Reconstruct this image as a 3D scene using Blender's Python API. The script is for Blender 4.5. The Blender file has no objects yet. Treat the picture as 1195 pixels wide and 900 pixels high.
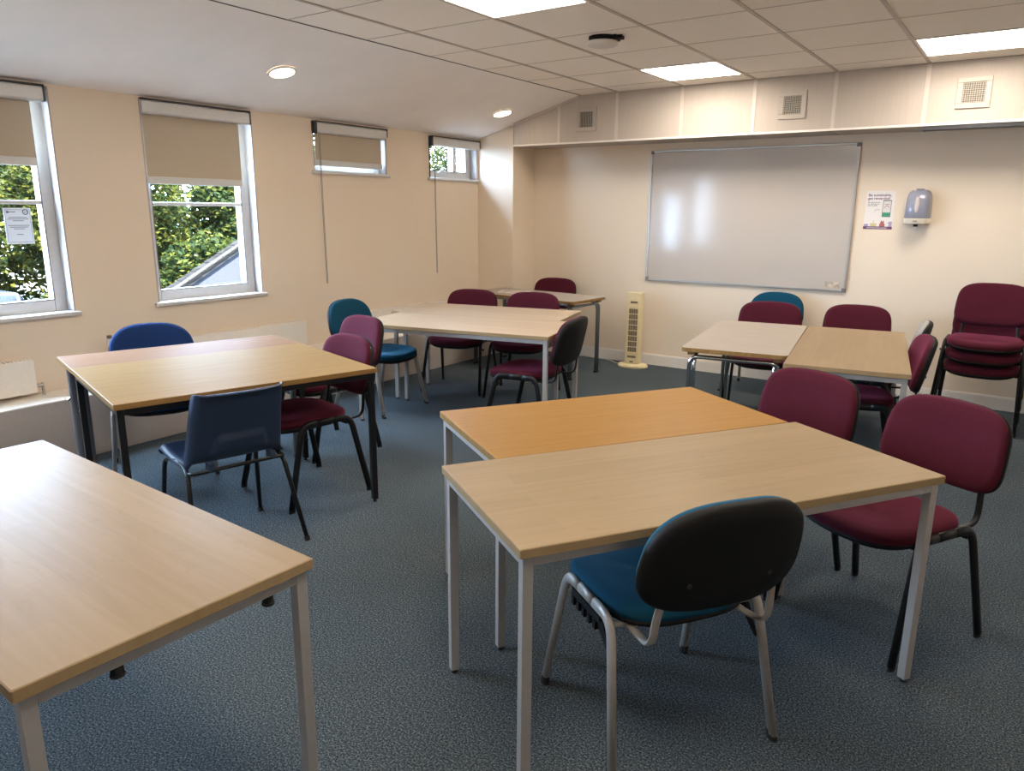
import bpy, bmesh, math, random
from mathutils import Vector, Matrix
random.seed(7)
C = bpy.context.scene.collection
SC = bpy.context.scene
PI = math.pi
def rad(a): return math.radians(a)

# ------------------------------------------------------------------ camera, world, lights, exposure
def make_camera():
    yaw, pitch, roll = rad(34.767), rad(13.274), rad(-0.430)
    f = Vector((-math.sin(yaw)*math.cos(pitch), math.cos(yaw)*math.cos(pitch), -math.sin(pitch)))
    r = Vector((math.cos(yaw), math.sin(yaw), 0)); d = f.cross(r)
    c, s = math.cos(roll), math.sin(roll)
    R = c*r + s*d; D = -s*r + c*d
    cam = bpy.data.objects.new('camera', bpy.data.cameras.new('camera')); C.objects.link(cam)
    cam.matrix_world = Matrix(((R.x, -D.x, -f.x, 0), (R.y, -D.y, -f.y, 0), (R.z, -D.z, -f.z, 1.5), (0, 0, 0, 1)))
    cam.data.sensor_width = 36; cam.data.lens = 867.3/1195*36
    cam.data.clip_start = .02; cam.data.clip_end = 200
    SC.camera = cam
make_camera()
SC.view_settings.view_transform = 'Standard'; SC.view_settings.look = 'None'
SC.view_settings.gamma = 1; SC.view_settings.use_curve_mapping = False
SC.view_settings.exposure = 1.17
SC.cycles.use_denoising = True
SC.cycles.max_bounces = 10; SC.cycles.diffuse_bounces = 8
SC.cycles.sample_clamp_indirect = 6
PANEL = 11.5        # emission of the ceiling panels
SPOT = 16.0         # emission of the round downlights
world = bpy.data.worlds.new('sky'); SC.world = world; world.use_nodes = True
wn = world.node_tree; bg = wn.nodes['Background']
bg.inputs['Color'].default_value = (.50, .72, 1.0, 1); bg.inputs['Strength'].default_value = 27
sun = bpy.data.objects.new('sun', bpy.data.lights.new('sun', 'SUN')); C.objects.link(sun)
sun.data.energy = 80.0; sun.data.angle = rad(1); sun.data.color = (1, .94, .84)
sun.rotation_euler = Vector((.62, -.35, 1.0)).to_track_quat('Z', 'Y').to_euler()

# ------------------------------------------------------------------ materials
MATS = {}
def mat(name, col, rough=.5, metal=0, spec=.5, **kw):
    m = bpy.data.materials.new(name); m.use_nodes = True; MATS[name] = m
    b = m.node_tree.nodes['Principled BSDF']
    b.inputs['Base Color'].default_value = (*col, 1)
    b.inputs['Roughness'].default_value = rough; b.inputs['Metallic'].default_value = metal
    b.inputs['Specular IOR Level'].default_value = spec
    for k, v in kw.items():
        b.inputs[k.replace('_', ' ')].default_value = v
    return m
def nodes(m): return m.node_tree.nodes, m.node_tree.links, m.node_tree.nodes['Principled BSDF']
def noise_mix(m, c1, c2, scale=(1, 1, 1), nscale=5, detail=4, lo=.35, hi=.65, bump=0, bdist=.002, coord='Object', rough=.6):
    N, Lk, b = nodes(m)
    tc = N.new('ShaderNodeTexCoord'); mp = N.new('ShaderNodeMapping'); mp.inputs['Scale'].default_value = scale
    nz = N.new('ShaderNodeTexNoise'); nz.inputs['Scale'].default_value = nscale; nz.inputs['Detail'].default_value = detail
    nz.inputs['Roughness'].default_value = rough
    cr = N.new('ShaderNodeValToRGB')
    cr.color_ramp.elements[0].position = lo; cr.color_ramp.elements[0].color = (*c1, 1)
    cr.color_ramp.elements[1].position = hi; cr.color_ramp.elements[1].color = (*c2, 1)
    Lk.new(tc.outputs[coord], mp.inputs[0]); Lk.new(mp.outputs[0], nz.inputs[0]); Lk.new(nz.outputs[0], cr.inputs[0])
    Lk.new(cr.outputs[0], b.inputs['Base Color'])
    if bump:
        bp = N.new('ShaderNodeBump'); bp.inputs['Strength'].default_value = bump; bp.inputs['Distance'].default_value = bdist
        Lk.new(nz.outputs[0], bp.inputs['Height']); Lk.new(bp.outputs[0], b.inputs['Normal'])
    return m
def flat(name, c, var=.06, rough=.5, nscale=40, **kw):
    """plain painted / moulded surface with a faint procedural variation"""
    m = mat(name, c, rough, **kw)
    return noise_mix(m, tuple(x*(1-var) for x in c), tuple(min(1, x*(1+var)) for x in c), nscale=nscale)
def fabric(name, c, sheen=.22, tint=None):
    m = mat(name, c, .95, spec=.15, Sheen_Weight=sheen, Sheen_Roughness=.45, Sheen_Tint=(*(tint or [min(1, .25+.75*x/max(c)) for x in c]), 1))
    return noise_mix(m, tuple(x*.75 for x in c), tuple(x*1.2 for x in c), nscale=420, detail=2, bump=.25, bdist=.0006)
def wood(name, c1, c2, c3, stave=True, rough=.38, grain=26, spec=.05):
    """laminate with long grain along local X, and staves for maple"""
    m = mat(name, c1, rough, spec=spec)
    N, Lk, b = nodes(m)
    tc = N.new('ShaderNodeTexCoord')
    mp = N.new('ShaderNodeMapping'); mp.inputs['Scale'].default_value = (1.6, grain, 3)
    nz = N.new('ShaderNodeTexNoise'); nz.inputs['Scale'].default_value = 2.2; nz.inputs['Detail'].default_value = 6; nz.inputs['Distortion'].default_value = .6
    cr = N.new('ShaderNodeValToRGB'); cr.color_ramp.elements[0].position = .3; cr.color_ramp.elements[1].position = .7
    cr.color_ramp.elements[0].color = (*c2, 1); cr.color_ramp.elements[1].color = (*c1, 1)
    Lk.new(tc.outputs['Object'], mp.inputs[0]); Lk.new(mp.outputs[0], nz.inputs[0]); Lk.new(nz.outputs[0], cr.inputs[0])
    out = cr.outputs[0]
    mp2 = N.new('ShaderNodeMapping'); mp2.inputs['Scale'].default_value = (2.5, 5, 1)
    n2 = N.new('ShaderNodeTexNoise'); n2.inputs['Scale'].default_value = 2.4; n2.inputs['Detail'].default_value = 3; n2.inputs['Distortion'].default_value = 1.5
    r2 = N.new('ShaderNodeValToRGB'); r2.color_ramp.elements[0].position = .62; r2.color_ramp.elements[1].position = .72
    r2.color_ramp.elements[0].color = (0, 0, 0, 1); r2.color_ramp.elements[1].color = (.45, .45, .45, 1)
    Lk.new(tc.outputs['Object'], mp2.inputs[0]); Lk.new(mp2.outputs[0], n2.inputs[0]); Lk.new(n2.outputs[0], r2.inputs[0])
    mx = N.new('ShaderNodeMixRGB'); mx.inputs[2].default_value = (*c3, 1)
    Lk.new(r2.outputs[0], mx.inputs[0]); Lk.new(out, mx.inputs[1]); out = mx.outputs[0]
    if stave:
        bk = N.new('ShaderNodeTexBrick'); bk.inputs['Scale'].default_value = 1
        bk.inputs['Brick Width'].default_value = .55; bk.inputs['Row Height'].default_value = .085; bk.inputs['Mortar Size'].default_value = 0
        bk.inputs['Color1'].default_value = (.88, .86, .84, 1); bk.inputs['Color2'].default_value = (1.06, 1.05, 1.04, 1)
        bk.offset = .37
        ml = N.new('ShaderNodeMixRGB'); ml.blend_type = 'MULTIPLY'; ml.inputs[0].default_value = .55
        Lk.new(tc.outputs['Object'], bk.inputs[0]); Lk.new(out, ml.inputs[1]); Lk.new(bk.outputs[0], ml.inputs[2]); out = ml.outputs[0]
    Lk.new(out, b.inputs['Base Color'])
    return m
def emit(name, c, s):
    m = mat(name, c, .5); b = nodes(m)[2]
    b.inputs['Emission Color'].default_value = (*c, 1); b.inputs['Emission Strength'].default_value = s
    return m

M_wall = noise_mix(mat('wall_cream', (.7, .6, .48), .75, spec=.25), (.76, .645, .52), (.80, .685, .56), nscale=1.2, detail=6, lo=.3, hi=.7)
M_ceil = noise_mix(mat('ceiling_white', (.8, .75, .7), .85, spec=.2), (.89, .845, .82), (.92, .875, .85), nscale=3, detail=8)
M_tile = noise_mix(mat('ceiling_tile', (.8, .75, .7), .9, spec=.15), (.87, .81, .75), (.92, .86, .80), nscale=160, detail=3, bump=.15, bdist=.001)
M_grid = flat('grid_bar', (.50, .43, .38), .03)
M_gap = flat('dark_gap', (.03, .03, .035), .1)
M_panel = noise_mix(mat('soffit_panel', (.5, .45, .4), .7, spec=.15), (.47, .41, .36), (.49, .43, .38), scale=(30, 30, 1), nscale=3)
M_white = flat('white_paint', (.78, .74, .70), .03, .4)
M_upvc = flat('white_upvc', (.6240, .6162, .6084), .02, .3)
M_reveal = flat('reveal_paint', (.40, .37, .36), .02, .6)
M_rad = flat('radiator_paint', (.86, .80, .72), .02, .35)
M_grill = flat('grille_dark', (.10, .09, .08), .2)
M_mesh = flat('grille_bar', (.45, .40, .33), .1)
M_carpet = mat('carpet', (.05, .08, .1), 1, spec=.05, Sheen_Weight=.10, Sheen_Tint=(.25, .5, 1, 1), Sheen_Roughness=.5)  # blue sheen tint stands in for cool window daylight on the pile
def carpet():
    m = M_carpet; N, Lk, b = nodes(m)
    tc = N.new('ShaderNodeTexCoord')
    nz = N.new('ShaderNodeTexNoise'); nz.inputs['Scale'].default_value = 165; nz.inputs['Detail'].default_value = 6; nz.inputs['Roughness'].default_value = .8
    cr = N.new('ShaderNodeValToRGB'); e = cr.color_ramp.elements
    e[0].position = .38; e[0].color = (.007, .011, .013, 1); e[1].position = .62; e[1].color = (.25, .275, .27, 1)
    x = e.new(.5); x.color = (.053, .066, .069, 1)
    Lk.new(tc.outputs['Object'], nz.inputs[0]); Lk.new(nz.outputs[0], cr.inputs[0])
    n2 = N.new('ShaderNodeTexNoise'); n2.inputs['Scale'].default_value = 1.6; n2.inputs['Detail'].default_value = 5
    r2 = N.new('ShaderNodeValToRGB'); r2.color_ramp.elements[0].position = .3; r2.color_ramp.elements[0].color = (.78, .78, .78, 1); r2.color_ramp.elements[1].position = .6
    ml = N.new('ShaderNodeMixRGB'); ml.blend_type = 'MULTIPLY'; ml.inputs[0].default_value = .8
    Lk.new(tc.outputs['Object'], n2.inputs[0]); Lk.new(n2.outputs[0], r2.inputs[0]); Lk.new(cr.outputs[0], ml.inputs[1]); Lk.new(r2.outputs[0], ml.inputs[2])
    Lk.new(ml.outputs[0], b.inputs['Base Color'])
    bp = N.new('ShaderNodeBump'); bp.inputs['Strength'].default_value = .7; bp.inputs['Distance'].default_value = .006
    Lk.new(nz.outputs[0], bp.inputs['Height']); Lk.new(bp.outputs[0], b.inputs['Normal'])
carpet()
M_maple = wood('maple_laminate', (.3157, .2271, .1427), (.2878, .2066, .1214), (.2608, .1788, .1000))
M_maple_pale = wood('pale_maple_laminate', (.4797, .3717, .2673), (.4491, .3402, .2403), (.4104, .3015, .2088))
M_oak = wood('oak_laminate', (.3360, .1814, .0571), (.2755, .1378, .0370), (.3091, .1613, .0504), stave=False, grain=60)
M_oak2 = wood('dull_oak_laminate', (.330, .218, .106), (.277, .172, .079), (.290, .178, .086), stave=False, grain=45, spec=.006, rough=.5)
M_beech = wood('pinkish_beech_laminate', (.294, .175, .112), (.252, .140, .087), (.245, .140, .084), stave=False, grain=30, spec=.006, rough=.5)
M_oakedge = wood('oak_edging', (.2856, .1700, .0680), (.2312, .1292, .0476), (.2448, .1360, .0544), stave=False)
M_maplededge = wood('maple_edging', (.3196, .2278, .1292), (.2856, .2006, .1088), (.2720, .1836, .0952), stave=False)
M_lam = noise_mix(mat('white_laminate', (.4488, .4080, .3740), .4, spec=.4), (.3604, .3060, .2550), (.3842, .3298, .2754), nscale=6, detail=6)
M_silver = flat('silver_paint', (.42, .40, .39), .03, .4, metal=.35)
M_greytube = flat('grey_tube', (.14, .14, .15), .05, .4)
M_black = flat('black_metal', (.009, .009, .010), .1, .38, spec=.3)
M_plastic = flat('black_plastic', (.0065, .006, .0065), .15, .6, spec=.22, nscale=300)
M_rubber = flat('black_rubber', (.01, .01, .01), .1, .8)
M_chrome = flat('chrome', (.55, .57, .6), .05, .12, metal=1)
M_chairgrey = flat('chair_silver_paint', (.36, .33, .30), .04, .42, metal=.2)
M_maroon = fabric('maroon_fabric', (.068, .009, .018), .19, (1, .18, .42))
M_teal = fabric('teal_fabric', (.005, .055, .10))
M_blue = fabric('royal_blue_fabric', (.012, .036, .13))
M_greyfab = fabric('grey_fabric', (.32, .30, .27), .1)
M_poly = flat('navy_plastic', (.018, .032, .07), .08, .42, nscale=200)
M_blind = flat('blind_fabric', (.50, .42, .32), .03, .9, nscale=200)
M_glass = mat('glass', (1, 1, 1), 0, spec=.5)
def glass():
    N, Lk, b = nodes(M_glass); o = N['Material Output']
    t = N.new('ShaderNodeBsdfTransparent'); g = N.new('ShaderNodeBsdfGlossy'); g.inputs['Roughness'].default_value = .02
    fr = N.new('ShaderNodeFresnel'); fr.inputs['IOR'].default_value = 1.35
    mx = N.new('ShaderNodeMixShader'); 
    ge = N.new('ShaderNodeNewGeometry'); sb = N.new('ShaderNodeMath'); sb.operation = 'SUBTRACT'; sb.inputs[0].default_value = 1
    ml = N.new('ShaderNodeMath'); ml.operation = 'MULTIPLY'
    Lk.new(ge.outputs['Backfacing'], sb.inputs[1]); Lk.new(sb.outputs[0], ml.inputs[0]); Lk.new(fr.outputs[0], ml.inputs[1])
    Lk.new(ml.outputs[0], mx.inputs[0]); Lk.new(t.outputs[0], mx.inputs[1]); Lk.new(g.outputs[0], mx.inputs[2])
    Lk.new(mx.outputs[0], o.inputs[0]); N.remove(b)
glass()
M_board = flat('whiteboard_enamel', (.53, .475, .43), .01, .12, nscale=4)
M_alu = flat('aluminium', (.42, .40, .38), .03, .35, metal=.6)
M_cap = flat('dark_grey_cap', (.16, .15, .15), .05)
M_paper = flat('white_paper', (.80, .76, .74), .01, .7)
M_thin = mat('thin_backlit_paper', (.78, .78, .78), .8, spec=.1)
def thin():
    N, Lk, b = nodes(M_thin); o = N['Material Output']; tr = N.new('ShaderNodeBsdfTranslucent'); tr.inputs[0].default_value = (.55, .58, .62, 1)
    nz = N.new('ShaderNodeTexNoise'); nz.inputs['Scale'].default_value = 90
    mx = N.new('ShaderNodeMixShader'); mx.inputs[0].default_value = .14; Lk.new(b.outputs[0], mx.inputs[1]); Lk.new(tr.outputs[0], mx.inputs[2]); Lk.new(mx.outputs[0], o.inputs[0])
thin()
M_ink = flat('grey_ink', (.12, .11, .12), .1, .7)
M_purple = flat('plum_print', (.14, .05, .13), .05, .6)
M_green = flat('green_print', (.05, .28, .17), .05, .6)
M_red = flat('brick_red_print', (.45, .12, .12), .05, .6)
M_yel = flat('pale_olive_print', (.62, .52, .30), .05, .6)
M_lil = flat('lilac_print', (.40, .33, .50), .05, .6)
M_cream = flat('yellowed_cream_plastic', (.80, .68, .42), .04, .4)
M_slot = flat('fan_slot_dark', (.20, .155, .10), .2, .5)
M_disp = flat('smoky_blue_plastic', (.25, .26, .34), .05, .18)
M_clear = flat('clear_oval_plastic', (.52, .46, .44), .05, .15)
M_emit = emit('panel_diffuser', (1, .90, .76), PANEL)
M_spot = emit('downlight_diffuser', (1, .86, .66), SPOT)
M_leaf = mat('leaf_green', (.1, .2, .03), .6, spec=.03)
def leafmat(m, a, bcol, c):
    N, Lk, b = nodes(m)
    g = N.new('ShaderNodeNewGeometry'); cr = N.new('ShaderNodeValToRGB'); e = cr.color_ramp.elements
    e[0].color = (*a, 1); e[1].color = (*c, 1); x = e.new(.55); x.color = (*bcol, 1)
    Lk.new(g.outputs['Random Per Island'], cr.inputs[0]); Lk.new(cr.outputs[0], b.inputs['Base Color'])
    o = N['Material Output']; tr = N.new('ShaderNodeBsdfTranslucent'); Lk.new(cr.outputs[0], tr.inputs[0])
    mx = N.new('ShaderNodeMixShader'); mx.inputs[0].default_value = .35
    Lk.new(b.outputs[0], mx.inputs[1]); Lk.new(tr.outputs[0], mx.inputs[2]); Lk.new(mx.outputs[0], o.inputs[0])
leafmat(M_leaf, (.0022, .0058, .0026), (.0075, .0125, .0032), (.026, .029, .005))
M_leaf2 = mat('leaf_light', (.2, .3, .03), .6, spec=.03); leafmat(M_leaf2, (.0036, .0076, .0020), (.0135, .0175, .0036), (.038, .038, .007))
M_bark = flat('bark', (.07, .05, .035), .3, .9, nscale=12)
M_pave = flat('pale_paving', (.10, .095, .085), .15, .9, nscale=6, spec=0)
M_render = flat('white_render', (.019, .021, .027), .05, .8, nscale=3, spec=0)
M_slate = flat('slate', (.007, .007, .007), .3, .7, nscale=9, spec=0)
M_verge = flat('verge_mortar', (.018, .018, .018), .2, .8, spec=0)
M_car = flat('car_paint_blue_grey', (.010, .014, .02), .03, .2, metal=.3)
M_carglass = flat('car_glass', (.03, .04, .05), .1, .05)

# ------------------------------------------------------------------ mesh helpers
def obj(name, bm, m, parent=None, smooth=False, kind=None, bevel=0):
    me = bpy.data.meshes.new(name)
    bmesh.ops.recalc_face_normals(bm, faces=bm.faces)
    bm.to_mesh(me); bm.free()
    o = bpy.data.objects.new(name, me); C.objects.link(o)
    if m: me.materials.append(m)
    if parent: o.parent = parent
    if kind: o['kind'] = kind
    if smooth:
        for p in me.polygons: p.use_smooth = True
        if smooth != 'all':
            me.set_sharp_from_angle(angle=rad(40))
    if bevel:
        b = o.modifiers.new('bevel', 'BEVEL'); b.width = bevel; b.segments = 2; b.limit_method = 'ANGLE'
    return o
def tag(o, label, cat, group=None, kind=None):
    o['label'] = label; o['category'] = cat
    if group: o['group'] = group
    if kind: o['kind'] = kind
    return o
def thing(name, label, cat, loc=(0, 0, 0), rz=0, group=None):
    o = bpy.data.objects.new(name, None); C.objects.link(o); o.empty_display_size = .1
    o.location = loc; o.rotation_euler = (0, 0, rz)
    return tag(o, label, cat, group)
def box(bm, x0, x1, y0, y1, z0, z1):
    v = [bm.verts.new(p) for p in ((x0,y0,z0),(x1,y0,z0),(x1,y1,z0),(x0,y1,z0),(x0,y0,z1),(x1,y0,z1),(x1,y1,z1),(x0,y1,z1))]
    for f in ((0,3,2,1),(4,5,6,7),(0,1,5,4),(1,2,6,5),(2,3,7,6),(3,0,4,7)): bm.faces.new([v[i] for i in f])
    return bm
def B(*a):
    bm = bmesh.new()
    for q in (a if isinstance(a[0], (tuple, list)) else [a]): box(bm, *q)
    return bm
def loft(bm, rings, cap0=True, cap1=True):
    R = [[bm.verts.new(p) for p in r] for r in rings]
    n = len(R[0])
    for a, b in zip(R, R[1:]):
        for i in range(n): bm.faces.new((a[i], a[(i+1) % n], b[(i+1) % n], b[i]))
    if cap0: bm.faces.new(list(reversed(R[0])))
    if cap1: bm.faces.new(R[-1])
    return bm
def smooth_path(pts, n=6):
    P = [Vector(p) for p in pts]
    if len(P) < 3: return P
    out = []
    Q = [2*P[0]-P[1]] + P + [2*P[-1]-P[-2]]
    for i in range(1, len(Q)-2):
        p0, p1, p2, p3 = Q[i-1:i+3]
        for k in range(n):
            t = k/n
            out.append(.5*((2*p1) + (p2-p0)*t + (2*p0-5*p1+4*p2-p3)*t*t + (3*p1-p0-3*p2+p3)*t*t*t))
    out.append(P[-1]); return out
def round_path(pts, r, n=6):
    """polyline with filleted corners"""
    P = [Vector(p) for p in pts]; out = [P[0]]
    for a, b, c in zip(P, P[1:], P[2:]):
        u = (a-b); v = (c-b); ru = min(r, u.length*.49); rv = min(r, v.length*.49)
        p, q = b+u.normalized()*ru, b+v.normalized()*rv
        for k in range(n+1):
            t = k/n; out.append(p*(1-t)**2 + b*2*t*(1-t) + q*t*t)
    out.append(P[-1]); return out
def tube(bm, path, r, r2=None, seg=10, side=None):
    """sweep an oval (r across side, r2 the other way) along a path"""
    P = [Vector(p) for p in path]; r2 = r2 or r
    rings = []; N = None
    for i, p in enumerate(P):
        t = (P[min(i+1, len(P)-1)] - P[max(i-1, 0)]).normalized()
        if N is None:
            s = Vector(side) if side else (Vector((1, 0, 0)) if abs(t.x) < .9 else Vector((0, 1, 0)))
            N = (s - t*s.dot(t)).normalized()
        else: N = (N - t*N.dot(t)).normalized()
        Bv = t.cross(N)
        rings.append([p + N*math.cos(2*PI*k/seg)*r + Bv*math.sin(2*PI*k/seg)*r2 for k in range(seg)])
    return loft(bm, rings)
def T(path, r, r2=None, seg=10, side=None): return tube(bmesh.new(), path, r, r2, seg, side)
def cyl(bm, c, r, z0, z1, seg=24):
    return loft(bm, [[(c[0]+r*math.cos(2*PI*k/seg), c[1]+r*math.sin(2*PI*k/seg), z) for k in range(seg)] for z in (z0, z1)])
def superell(a, b, n, seg=40):
    o = []
    for k in range(seg):
        t = 2*PI*k/seg; c, s = math.cos(t), math.sin(t)
        o.append((a*math.copysign(abs(c)**(2/n), c), b*math.copysign(abs(s)**(2/n), s)))
    return o
def copy_tree(o, parent=None):
    c = o.copy(); C.objects.link(c)
    if parent: c.parent = parent
    for ch in list(o.children): copy_tree(ch, c)
    return c

# ------------------------------------------------------------------ the room
XL, XR, YF, YB = -4.913, 1.75, 6.82, -1.7       # window wall, right wall, whiteboard wall, wall behind
ZW, ZC, XS = 2.205, 2.545, -3.675              # wall head, ceiling, foot of the slope
obj('floor', B(XL-.25, XR+.1, YB-.1, YF+.1, -.1, 0), M_carpet, kind='structure')
WIN = [(.00, .90, .86, 2.19), (1.37, 2.255, .86, 2.19), (2.805, 3.66, .86, 2.19), (4.235, 5.07, 1.80, 2.19), (5.655, 6.40, 1.80, 2.19)]
def wall_left():
    bm = bmesh.new(); x0, x1 = XL-.25, XL; y = YB-.1
    for (a, b, z0, z1) in WIN:
        box(bm, x0, x1, y, a, 0, ZW+.02); box(bm, x0, x1, a, b, 0, z0); box(bm, x0, x1, a, b, z1, ZW+.02); y = b
    box(bm, x0, x1, y, YF+.1, 0, ZW+.02)
    obj('wall_left', bm, M_wall, kind='structure')
wall_left()
obj('wall_back', B(XL, XR+.1, YF, YF+.1, 0, ZC+.4), M_wall, kind='structure')
obj('wall_right', B(XR, XR+.1, YB, YF, 0, ZC+.1), M_wall, kind='structure')
obj('wall_front', B(XL, XR+.1, YB-.1, YB, 0, ZC+.1), M_wall, kind='structure')
obj('column', B(XL, -4.465, 6.424, YF, 0, 2.32), M_wall, kind='structure')
def slope():
    bm = bmesh.new()
    prof = [(XL-.25, ZW), (XL, ZW), (XS, ZC), (XS, ZC+.1), (XL-.25, ZC+.1)]
    loft(bm, [[(x, y, z) for x, z in prof] for y in (YB-.1, YF+.1)])
    obj('ceiling_sloped', bm, M_ceil, kind='structure')
slope()
obj('ceiling', B(XS, XR+.1, YB-.1, YF+.1, ZC, ZC+.12), M_tile, kind='structure')
obj('trim_1', B(XS-.006, XS+.004, YB, 6.38, ZC-.003, ZC+.002), M_gap, kind='structure')
GX = [-.81-.62*k for k in range(5)] + [-.81+.62*k for k in range(1, 4)]
GY = [5.47-.61*k for k in range(12)] + [6.08]
bm = bmesh.new()
for x in GX: box(bm, x-.012, x+.012, YB, 6.38, ZC-.0045, ZC)
for y in GY: box(bm, XS, XR, y-.0035, y+.0035, ZC-.002, ZC)
obj('trim_2', bm, M_grid, kind='structure')
# soffit across the whiteboard wall
SB, SY = 2.122, 6.37
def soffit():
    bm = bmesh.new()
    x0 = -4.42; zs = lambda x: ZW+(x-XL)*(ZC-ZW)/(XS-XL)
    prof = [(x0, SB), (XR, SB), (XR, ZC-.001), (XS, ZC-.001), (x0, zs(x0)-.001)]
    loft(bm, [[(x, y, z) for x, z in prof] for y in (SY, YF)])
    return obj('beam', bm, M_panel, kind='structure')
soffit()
bm = bmesh.new()
for x in [-3.90] + GX[:5]+GX[5:]:
    if x < XS-.3:
        zt = ZW+(x-XL)*(ZC-ZW)/(XS-XL)
    else: zt = ZC
    if abs(x+3.29) < .01 or x > -4: box(bm, x-.014, x+.014, SY-.004, SY, SB, zt-.004)
obj('trim_3', bm, flat('batten_paint', (.60, .53, .48), .03), kind='structure')
bm = bmesh.new()
pts = [(-4.42, ZW+.115), (XS, ZC-.012)]
a, b_ = Vector((-4.42, 0, ZW+(.493)*(ZC-ZW)/(XS-XL)-.014)), Vector((XS-.02, 0, ZC-.016))
loft(bm, [[(p.x, SY-.006, p.z-.010), (p.x, SY, p.z-.010), (p.x, SY, p.z+.012), (p.x, SY-.006, p.z+.012)] for p in (a, b_)])
obj('trim_4', bm, MATS['batten_paint'], kind='structure')
obj('trim_5', B(-4.43, XR, SY-.006, SY+.002, SB-.006, SB+.01), M_white, kind='structure')
bm = bmesh.new()
for x in [-3.9, -3.29, -2.67, -2.05, -1.43, -.81, -.19]: box(bm, x-.006, x+.006, SY, YF, SB-.002, SB)
obj('trim_6', bm, MATS['batten_paint'], kind='structure')
tag(obj('slot_diffuser', B((-.80, -.20, SY+.000, SY+.05, SB-.034, SB-.007), (-.80, -.20, SY+.056, SY+.11, SB-.034, SB-.007), (-.81, -.80, SY-.002, SY+.11, SB-.036, SB-.007), (-.20, -.19, SY-.002, SY+.11, SB-.036, SB-.007), (-.80, -.20, SY+.05, SY+.056, SB-.02, SB-.007)), M_gap),
    'long black slot grille under the boxed ceiling beam above the towel dispenser', 'grille')
# baseboards and boxed-in pipework
obj('baseboard_back', B((-4.465, XR, YF-.016, YF, 0, .10), (-4.465, XR, YF-.010, YF, .10, .108)), M_white, kind='structure')
obj('baseboard_right', B(XR-.016, XR, YB, YF, 0, .10), M_white, kind='structure')
obj('trim_7', B(XL, -4.63, YB, 6.424, 0, .375), flat('boxing_paint', (.50, .44, .40), .03), kind='structure', bevel=.004)
obj('trim_8', B(XL, -4.625, YB, 6.424, .375, .383), M_rad, kind='structure')

# ------------------------------------------------------------------ windows
def window(i, y0, y1, z0, z1, mull=None, vmull=None):
    w = bpy.data.objects.new('window_%d' % i, None); C.objects.link(w); w['kind'] = 'structure'
    w.location = (XL, (y0+y1)/2, z0)
    W = (y1-y0)/2; H = z1-z0
    fx0, fx1, t = -.16, -.085, .075
    bm = B((fx0, fx1, -W, -W+t, 0, H), (fx0, fx1, W-t, W, 0, H), (fx0, fx1, -W+t, W-t, 0, t), (fx0, fx1, -W+t, W-t, H-t, H))
    if mull: box(bm, fx0+.01, fx1-.01, -W+t, W-t, mull-z0-.012, mull-z0+.012)
    if vmull: box(bm, fx0, fx1-.005, vmull-.02, vmull+.02, t, H-t)
    obj('window_frame', bm, M_upvc, w, bevel=.004)
    g = obj('glass', B(fx0+.03, fx0+.036, -W+t, W-t, t, H-t), M_glass, w)
    obj('gasket', B((fx1-.004, fx1+.001, -W+t-.004, -W+t+.003, t, H-t), (fx1-.004, fx1+.001, W-t-.003, W-t+.004, t, H-t), (fx1-.004, fx1+.001, -W+t, W-t, t-.003, t+.004)), M_cap, w)
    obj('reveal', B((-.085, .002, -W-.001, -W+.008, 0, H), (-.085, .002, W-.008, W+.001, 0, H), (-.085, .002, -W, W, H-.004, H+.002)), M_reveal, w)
    obj('sill', B((-.085, .028, -W-.028, W+.028, -.022, .004)), M_upvc, w, bevel=.006)
    return w
window(1, *WIN[0], mull=1.525); window(2, *WIN[1], mull=1.525); window(3, *WIN[2], mull=1.525)
window(4, *WIN[3]); window(5, *WIN[4], vmull=.115)
for i, (y0, y1, z0, z1) in enumerate(WIN):
    pl = bpy.data.objects.new('daylight_portal', bpy.data.lights.new('daylight_portal', 'AREA')); C.objects.link(pl)
    pl.data.shape = 'RECTANGLE'; pl.data.size = z1-z0; pl.data.size_y = y1-y0; pl.data.cycles.is_portal = True
    pl.location = (XL-.27, (y0+y1)/2, (z0+z1)/2); pl.rotation_euler = (0, -PI/2, 0)
def blind(label, y0, y1, zbar, style):
    """roller blind hung at the window head; local origin at the cassette's middle underside"""
    b = thing('roller_blind', label, 'blind', (XL, (y0+y1)/2, 2.10))
    W = (y1-y0)/2
    c = bmesh.new()
    prof = [(-.035, 0), (.022, 0), (.030, .01), (.030, .072), (.022, .082), (-.035, .082)]
    loft(c, [[(x, y, z) for x, z in prof] for y in (-W, W)])
    obj('cassette', c, M_upvc, b)
    if zbar:
        obj('fabric', B(-.030, -.028, -W+.022, W-.060 if style == 'big' else W-.022, zbar-2.10+.045, .01), M_blind, b)
        obj('bottom_bar', B(-.040, -.020, -W+.020, W-.058 if style == 'big' else W-.020, zbar-2.10, zbar-2.10+.048), M_upvc, b, bevel=.004)
    if style == 'big':
        obj('end_bracket', B((.0, .034, W, W+.010, .0, .086), (-.03, .034, -W, W+.010, .086, .094)), M_gap, b)
    else:
        obj('end_bracket', B((.0, .038, -W-.028, -W, -.01, .085), (-.03, .034, -W, W+.006, .084, .090), (.025, .034, W, W+.008, .02, .09)), M_gap, b)
        ch = bmesh.new(); yb = -W+.012; zb = .895-2.10
        tube(ch, [(.036, yb, .0), (.036, yb+.004, -.6), (.036, yb+.012, zb), (.036, yb+.018, zb-.008), (.036, yb+.024, zb), (.036, yb+.014, -.6), (.036, yb+.012, 0)], .0022, seg=6)
        obj('pull_chain', ch, M_cap, b)
        if style == 'chainbox':
            obj('guide_strip', B(-.03, .006, -W-.024, -W-.012, -.30, -.01), M_gap, b)
    return b
blind('beige roller blind pulled half down over the window with a taped paper notice', 1.40, 2.215, 1.735, 'big')
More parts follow.
